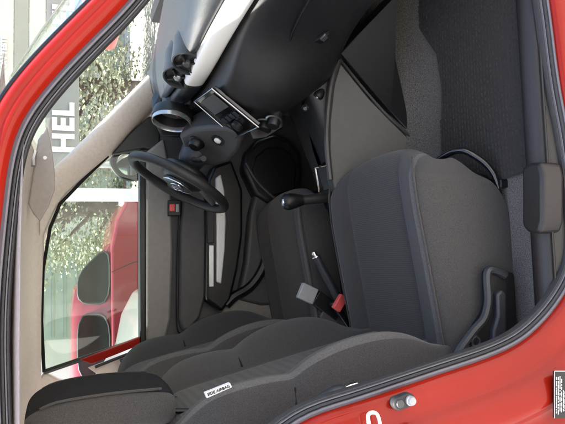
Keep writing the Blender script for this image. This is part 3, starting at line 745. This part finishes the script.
# white chalk mark, and the dark data plate at the frame edge
mk_ = [jam(x, y, -.036) for x, y in [(369, 424), (368, 416), (371, 412.5), (376, 413), (379, 419), (380, 428), (378, 436), (373, 438), (370, 432)]]
tube('chalk_mark', spline(mk_, 3, True), .0034, WHT, car, n=6, cyc=True)
pl = [jam(x, y, -.050) for x, y in [(554, 371), (576, 371), (576, 418), (554, 418)]]
plate = prism('data_plate', pl, (0, .004, 0), BLK, car, bev=.001)
tube('plate_edge', [p+Vector((0, -.001, 0)) for p in (pl[0], pl[3])], .0012, SAT, plate, n=6)
tube('plate_edge', [p+Vector((0, -.001, 0)) for p in (pl[0], pl[1])], .0010, SAT, plate, n=6)
for k, px in enumerate((556.2, 557.9, 559.6, 561.3, 563.0, 564.7)):
    ya = 414.5-random.random()*4
    while ya > (378 if k < 4 else 390):
        wdt = 1.0+random.random()*4.5; yb = max(374, ya-wdt)
        prism('print_line', [jam(x, y, -.0508) for x, y in [(px, ya), (px, yb), (px+.8, yb), (px+.8, ya)]], (0, .0004, 0), PRINT, plate, bev=0)
        ya = yb-.5-random.random()*1.2

# ================================================================== floor mat (lies loose in the footwell)
mp = [PZ(x, y, .302) for x, y in [(372, -40), (397, 0), (418, 28), (436, 55), (441, 90), (441, 150), (441, 182), (500, 180), (531, 170), (535, 100), (540, 40), (545, -40)]]
fm_ = prism('floor_mat', mp, (0, 0, -.008), MATM, None, bev=.003)
tag(fm_, 'dark ribbed floor mat in the passenger footwell', 'floor mat')
ymin, ymax = min(p.y for p in mp), max(p.y for p in mp)
rv, rf = [], []
def inside(x, y):
    c = False; n = len(mp)
    for i in range(n):
        a, b = mp[i], mp[(i+1) % n]
        if (a.y > y) != (b.y > y) and x < (b.x-a.x)*(y-a.y)/(b.y-a.y)+a.x: c = not c
    return c
yy = ymin+.012
while yy < ymax-.006:
    xx = .05
    while xx < 1.1:
        L = .010+random.random()*.006
        wob = .004*math.sin(xx*9+yy*4)
        if inside(xx, yy) and inside(xx+L, yy):
            b = len(rv); r = .0022
            for (X, h) in ((xx, 0), (xx+.002, 1), (xx+L-.002, 1), (xx+L, 0)):
                rv += [(X, yy+wob-r, .3015), (X, yy+wob, .3015+.0028*h), (X, yy+wob+r, .3015)]
            for q in range(3):
                i = b+q*3; rf += [(i, i+1, i+4, i+3), (i+1, i+2, i+5, i+4)]
        xx += L+.003
    yy += .0125
ribs = mk('mat_ribs', rv, rf, CAR2, fm_); tag(ribs, kind='stuff')

exec_bg = True
# ================================================================== SURROUNDINGS
OLV = mat('olive_board', (.30, .31, .235), .7, .08, 3); PALE = mat('pale_board', (.50, .51, .42), .7, .06, 3); GRY = mat('grey_olive_board', (.30, .30, .26), .7, .08, 3)
bd = empty('banner_board', (2.6, 4.6, 0))
tag(bd, 'pale olive banner board with white lettering beyond the windscreen', 'banner')
def pbx(name, x0, x1, z0, z1, y, m, par, th=.03, bev=.004):
    return box(name, ((x0+x1)/2, y, (z0+z1)/2), (x1-x0, th, z1-z0), m, par, bev)
BI = Matrix.Translation((-2.6, -4.6, 0))
def ba(o): o.parent = bd; o.matrix_parent_inverse = BI; return o
def zrow(px): return PY(px, 30, 4.6).z
zs = [zrow(-30), zrow(14), zrow(29), zrow(46), zrow(79)]
for i, m in enumerate((PALE, OLV, PALE, GRY)):
    ba(pbx('board_panel', .98, 5.6, min(zs[i], zs[i+1])+.003, max(zs[i], zs[i+1])-.003, 4.6, m, None))
for x in (1.05, 3.4, 5.5):
    ba(tube('board_post', [(x, 4.66, 0), (x, 4.66, zs[0])], .04, SAT, None, n=10))
hL = abs(zrow(54)-zrow(75))
for body_, py in (('IEL', 16), ('HEL', 128)):
    ba(text('banner_lettering', body_, hL*1.38, basis(PY(64.5, py, 4.57), (1, 0, 0), (0, 0, 1)), PRINT, None, ext=.004, bold=.012, space=1.1))
hS = abs(zrow(1)-zrow(7))
ba(text('banner_lettering', 'ON TESTE', hS*1.35, basis(PY(4, 52, 4.57), (1, 0, 0), (0, 0, 1)), PRINT, None, ext=.003, bold=.004))

# building behind
WAL = mat('facade_render', (.62, .60, .50), .85, .08, 1.2, .2, 20); SHT = mat('shutter_green', (.34, .38, .30), .6, .1, 5)
bl = empty('shop_building', (0, 11, 0)); tag(bl, 'pale rendered shop building with green shutters across the street', 'building')
BL = Matrix.Translation((0, -11, 0))
def bb(o): o.parent = bl; o.matrix_parent_inverse = BL; return o
bb(box('wall', (2, 12.2, 3), (40, 2, 6), WAL, None, .02))
for i in range(12):
    x = -14+i*2.7
    bb(box('shutter', (x, 11.17, 1.15), (1.7, .06, 2.1), SHT, None, .02)); bb(box('shutter_frame', (x, 11.19, 2.28), (1.9, .10, .12), WHT, None, .01))
    for k in range(9): bb(box('shutter_slat', (x, 11.13, .3+k*.22), (1.6, .03, .03), SHT, None, .006))
bb(box('fascia', (2, 11.1, 2.75), (40, .2, .5), PALE, None, .02))
# white post between the cars
wpst = empty('white_post', (1.33, 3.6, 0)); tag(wpst, 'white square post standing beyond the far window beside the dark red car', 'post')
c0 = PY(100, 187, 3.6); c1 = PY(100, 203, 3.6)
box('post_shaft', (0, 0, 1.1), (.10, .12, 2.2), WHT, wpst, .008); box('post_base', (0, 0, .02), (.2, .2, .04), SAT, wpst, .004); box('post_cap', (0, 0, 2.22), (.13, .15, .04), WHT, wpst, .008)
wpst.location = ((c0.x+c1.x)/2, 3.6, 0)

# red van and white car parked beyond the far window
def chaikin(p, n=2):
    for _ in range(n):
        q = []
        for i in range(len(p)):
            a, b = p[i], p[(i+1) % len(p)]; q += [a*.8+b*.2, a*.2+b*.8]
        p = q
    return p
def vehicle(name, label, xfront, y, L, H, B, W, m, mroof, win, cat):
    """parked hatchback seen from its side; xfront is the nose, H roof and B belt height"""
    v = empty(name, (xfront-L/2, y, 0)); tag(v, label, cat); h = L/2
    def sect(pr, ys): return [[Vector((px*kx, yy, pz)) for px, pz in pr] for yy, kx in ys]
    ys_ = ((0, .97), (.06, .99), (.2, 1), (W-.2, 1), (W-.06, .99), (W, .97))
    loft('body', sect([(-h, .25), (-h-.02, .5), (-h+.05, B), (h-.55, B+.01), (h-.25, B-.05), (h-.04, B-.16), (h, .45), (h-.04, .25)], ys_), m, v, True, True, bev=.03, seg=3)
    rows = []
    for yy, k in ((.05, 0), (.12, .75), (.22, 1), (W-.22, 1), (W-.12, .75), (W-.05, 0)):
        rows.append([Vector((px, yy, B-.01+(pz-B)*k)) for px, pz in [(-h+.12, B), (-h+.4, H*.97), (-h+.8, H), (h-1.25, H), (h-1.0, H*.97), (h-.5, B)]])
    loft('roof', rows, mroof, v, True, True, bev=.02, seg=2)
    for x0, x1, x2, x3 in win:
        wo = chaikin([Vector((x0, .035, B+.02)), Vector((x1, .035, B+.02)), Vector((x2, .115, B+(H-B)*.82)), Vector((x3, .115, B+(H-B)*.82))])
        wi_ = prism('window', wo, (0, .03, .0), GLDK, v, bev=0)
        tube('window_rubber', wo, .010, RUB, wi_, n=6, cyc=True)
    gx = h-.5
    tube('door_gap', [(gx-.25, .0, .3), (gx-.22, -.002, B*.7), (gx-.32, .004, B)], .005, BLK, v, n=5)
    tube('door_gap', [(gx-1.2, .0, .3), (gx-1.2, -.002, B*.7), (gx-1.2, .004, B)], .005, BLK, v, n=5)
    for xx in (-h+.7, h-.72):
        for yy in (-.01, W-.19):
            wh = empty('wheel', (xx, yy, .27), v)
            lathe('tyre', (0, 0, 0), (0, 1, 0), [(.17, 0), (.25, .0), (.27, .03), (.27, .17), (.25, .2), (.17, .2)], RUB, wh, n=28)
            lathe('rim', (0, -.004, 0), (0, 1, 0), [(.001, .03), (.06, .02), (.15, .03), (.175, .0), (.175, .1)], SAT, wh, n=24)
    lathe('headlight', (h-.10, .22, B-.18), (1, -.3, .1), [(.09, 0), (.085, .05), (.04, .07), (.001, .075)], SAT, v, n=18)
    lathe('tail_light', (-h+.02, .12, B-.1), (-1, -.3, 0), [(.07, 0), (.06, .04), (.001, .05)], REDB, v, n=14)
    box('sill_moulding', (0, -.01, .34), (L*.5, .03, .08), BLK, v, .01); box('door_handle', (-.1, -.012, B-.08), (.16, .03, .03), BLK, v, .008)
    return v
WP = mat('white_car_paint', (.72, .72, .72), .25, .03, 5, coat=.8)
REDV = mat('dark_red_paint', (.22, .006, .014), .3, .05, 5, coat=.8)
SLV = mat('silver_car_paint', (.40, .40, .38), .3, .04, 5, metal=.3, coat=.5)
vehicle('parked_car', 'dark red car with dark windows beyond the far window', .78, 4.8, 3.5, 1.2, .80, 1.5, REDV, REDV, ((.60, 1.22, .92, .62), (-.2, .50, .52, -.15), (-1.1, -.3, -.25, -.9)), 'car')
vehicle('parked_car', 'silver car with dark windows parked in front of the dark red one', -.16, 2.7, 3.4, 1.22, .82, 1.5, SLV, SLV, ((.62, 1.18, .92, .64), (-.2, .52, .54, -.15), (-1.1, -.3, -.25, -.9)), 'car')

# motorbike seen through the windscreen
mb = empty('motorbike', (2.35, 2.5, 0)); tag(mb, 'dark motorbike with a red tail box seen through the windscreen', 'motorbike')
for xx in (-.62, .62):
    whl = empty('wheel', (xx, 0, .31), mb)
    tube('tyre', [(math.cos(a)*.27, 0, math.sin(a)*.27) for a in [2*math.pi*i/32 for i in range(32)]], .05, RUB, whl, n=10, cyc=True)
    tube('rim', [(math.cos(a)*.22, 0, math.sin(a)*.22) for a in [2*math.pi*i/32 for i in range(32)]], .014, SAT, whl, n=8, cyc=True)
    for i in range(5): tube('spoke', [(0, 0, 0), (math.cos(i*1.2566)*.22, 0, math.sin(i*1.2566)*.22)], .012, SAT, whl, n=6)
tube('frame', [(-.62, 0, .31), (-.3, 0, .45), (.2, 0, .42), (.38, 0, .85)], .035, BLK, mb, n=8)
tube('fork', [(.62, -.09, .31), (.42, -.09, .95)], .025, SAT, mb, n=8); tube('fork', [(.62, .09, .31), (.42, .09, .95)], .025, SAT, mb, n=8)
loft('fuel_tank', [[Vector((x, math.cos(a)*wd, .82+math.sin(a)*h)) for a in [2*math.pi*i/14 for i in range(14)]] for x, wd, h in ((.36, .05, .05), (.3, .13, .11), (.1, .15, .13), (-.08, .09, .08))], EMB, mb, sub=1)
prism('saddle', [Vector((x, -.12, z)) for x, z in ((-.05, .78), (-.45, .80), (-.7, .88), (-.7, .92), (-.4, .86), (-.05, .84))], (0, .24, 0), BLK, mb, bev=.03)
tube('handlebar', spline([(.30, -.36, 1.02), (.42, -.2, 1.0), (.42, .2, 1.0), (.30, .36, 1.02)], 4), .016, BLK, mb, n=8)
box('engine', (.1, 0, .48), (.36, .3, .3), BLK, mb, .04); box('tail_box', (-.66, 0, 1.05), (.3, .34, .24), REDB, mb, .05)
lathe('headlamp', (.50, 0, .88), (1, 0, 0), [(.08, -.1), (.1, 0), (.08, .03), (.001, .04)], SAT, mb, n=18)

# trees
LEAF = mat('leaf', (.23, .26, .15), .6, .35, 3); LEAF2 = mat('leaf_pale', (.33, .34, .23), .6, .3, 3); BARK = mat('bark', (.16, .12, .09), .9, .3, 8, .6, 30)
def tree(name, label, x, y, h, r, m, zlow):
    t = empty(name, (x, y, 0)); tag(t, label, 'tree', 'trees beyond the windscreen')
    tube('trunk', [(0, 0, 0), (.05, .02, h*.3), (-.03, 0, h*.6), (.02, 0, h*.85)], [.16, .12, .08, .03], BARK, t, n=10)
    rnd = random.Random(name+str(x)); v, f = [], []
    cl = []
    for i in range(60):
        a = rnd.random()*6.283; zz = zlow+(h-zlow)*rnd.random()**.9; rr = r*math.sqrt(rnd.random())*(1-.5*abs((zz-zlow)/(h-zlow)-.4))
        cl.append(Vector((math.cos(a)*rr, math.sin(a)*rr, zz)))
    for c in cl[:12]:
        tube('limb', [(0, 0, max(.3, c.z*.6)), c*.6+Vector((0, 0, c.z*.25)), c], [.04, .025, .008], BARK, t, n=6)
    for c in cl:
        for _ in range(260):
            d = Vector((rnd.gauss(0, 1), rnd.gauss(0, 1), rnd.gauss(0, .8)))*.16*r/1.2
            p = c+d; s1 = .018+.03*rnd.random()
            u = Vector((rnd.gauss(0, 1), rnd.gauss(0, 1), rnd.gauss(0, 1))).normalized(); vv, ww = frame(u)
            b = len(v); v += [p-vv*s1, p+ww*s1*.5, p+vv*s1, p-ww*s1*.5]; f.append((b, b+1, b+2, b+3))
    cr = mk('crown', v, f, m, t, smooth=False); cr['kind'] = 'stuff'
tree('leafy_tree', 'pale green bushy tree beyond the windscreen, nearest the pillar', 2.6, 7.4, 3.4, 1.5, LEAF2, .3)
tree('leafy_tree', 'green bushy tree behind the motorbike', 4.6, 7.0, 3.2, 1.4, LEAF, .35)
tree('leafy_tree', 'yellowish bushy tree behind the white post', .9, 8.4, 3.0, 1.2, LEAF2, .3)

# unseen building added behind the camera; its sunlit wall bounces fill into the car
HW = mat('fill_house_render', (.80, .76, .69), .85, .06, 1.2, .2, 20); ROOFM = mat('roof_tile', (.30, .12, .08), .8, .2, 6, .3, 30)
hs = empty('fill_house', (0, -6.5, 0)); tag(hs, 'pale rendered building added unseen behind the photographer to bounce light into the car', 'building')
box('wall', (0, -2, 3.2), (26, 4, 6.4), HW, hs, .02)
prism('roof', [Vector((-13.4, y, z)) for y, z in ((.4, 6.4), (-2, 8.2), (-4.4, 6.4))], (26.8, 0, 0), ROOFM, hs, bev=.02)
for i in range(7):
    for zz in (1.5, 4.4):
        if i == 3 and zz < 2: continue
        wn = box('window', (-10.5+i*3.5, .01, zz), (1.1, .06, 1.4), WHT, hs, .01); box('pane', (-10.5+i*3.5, .045, zz), (.95, .02, 1.25), GLDK, wn, .004)
dr = box('door', (0, .02, 1.1), (1.0, .08, 2.2), SHT, hs, .01)
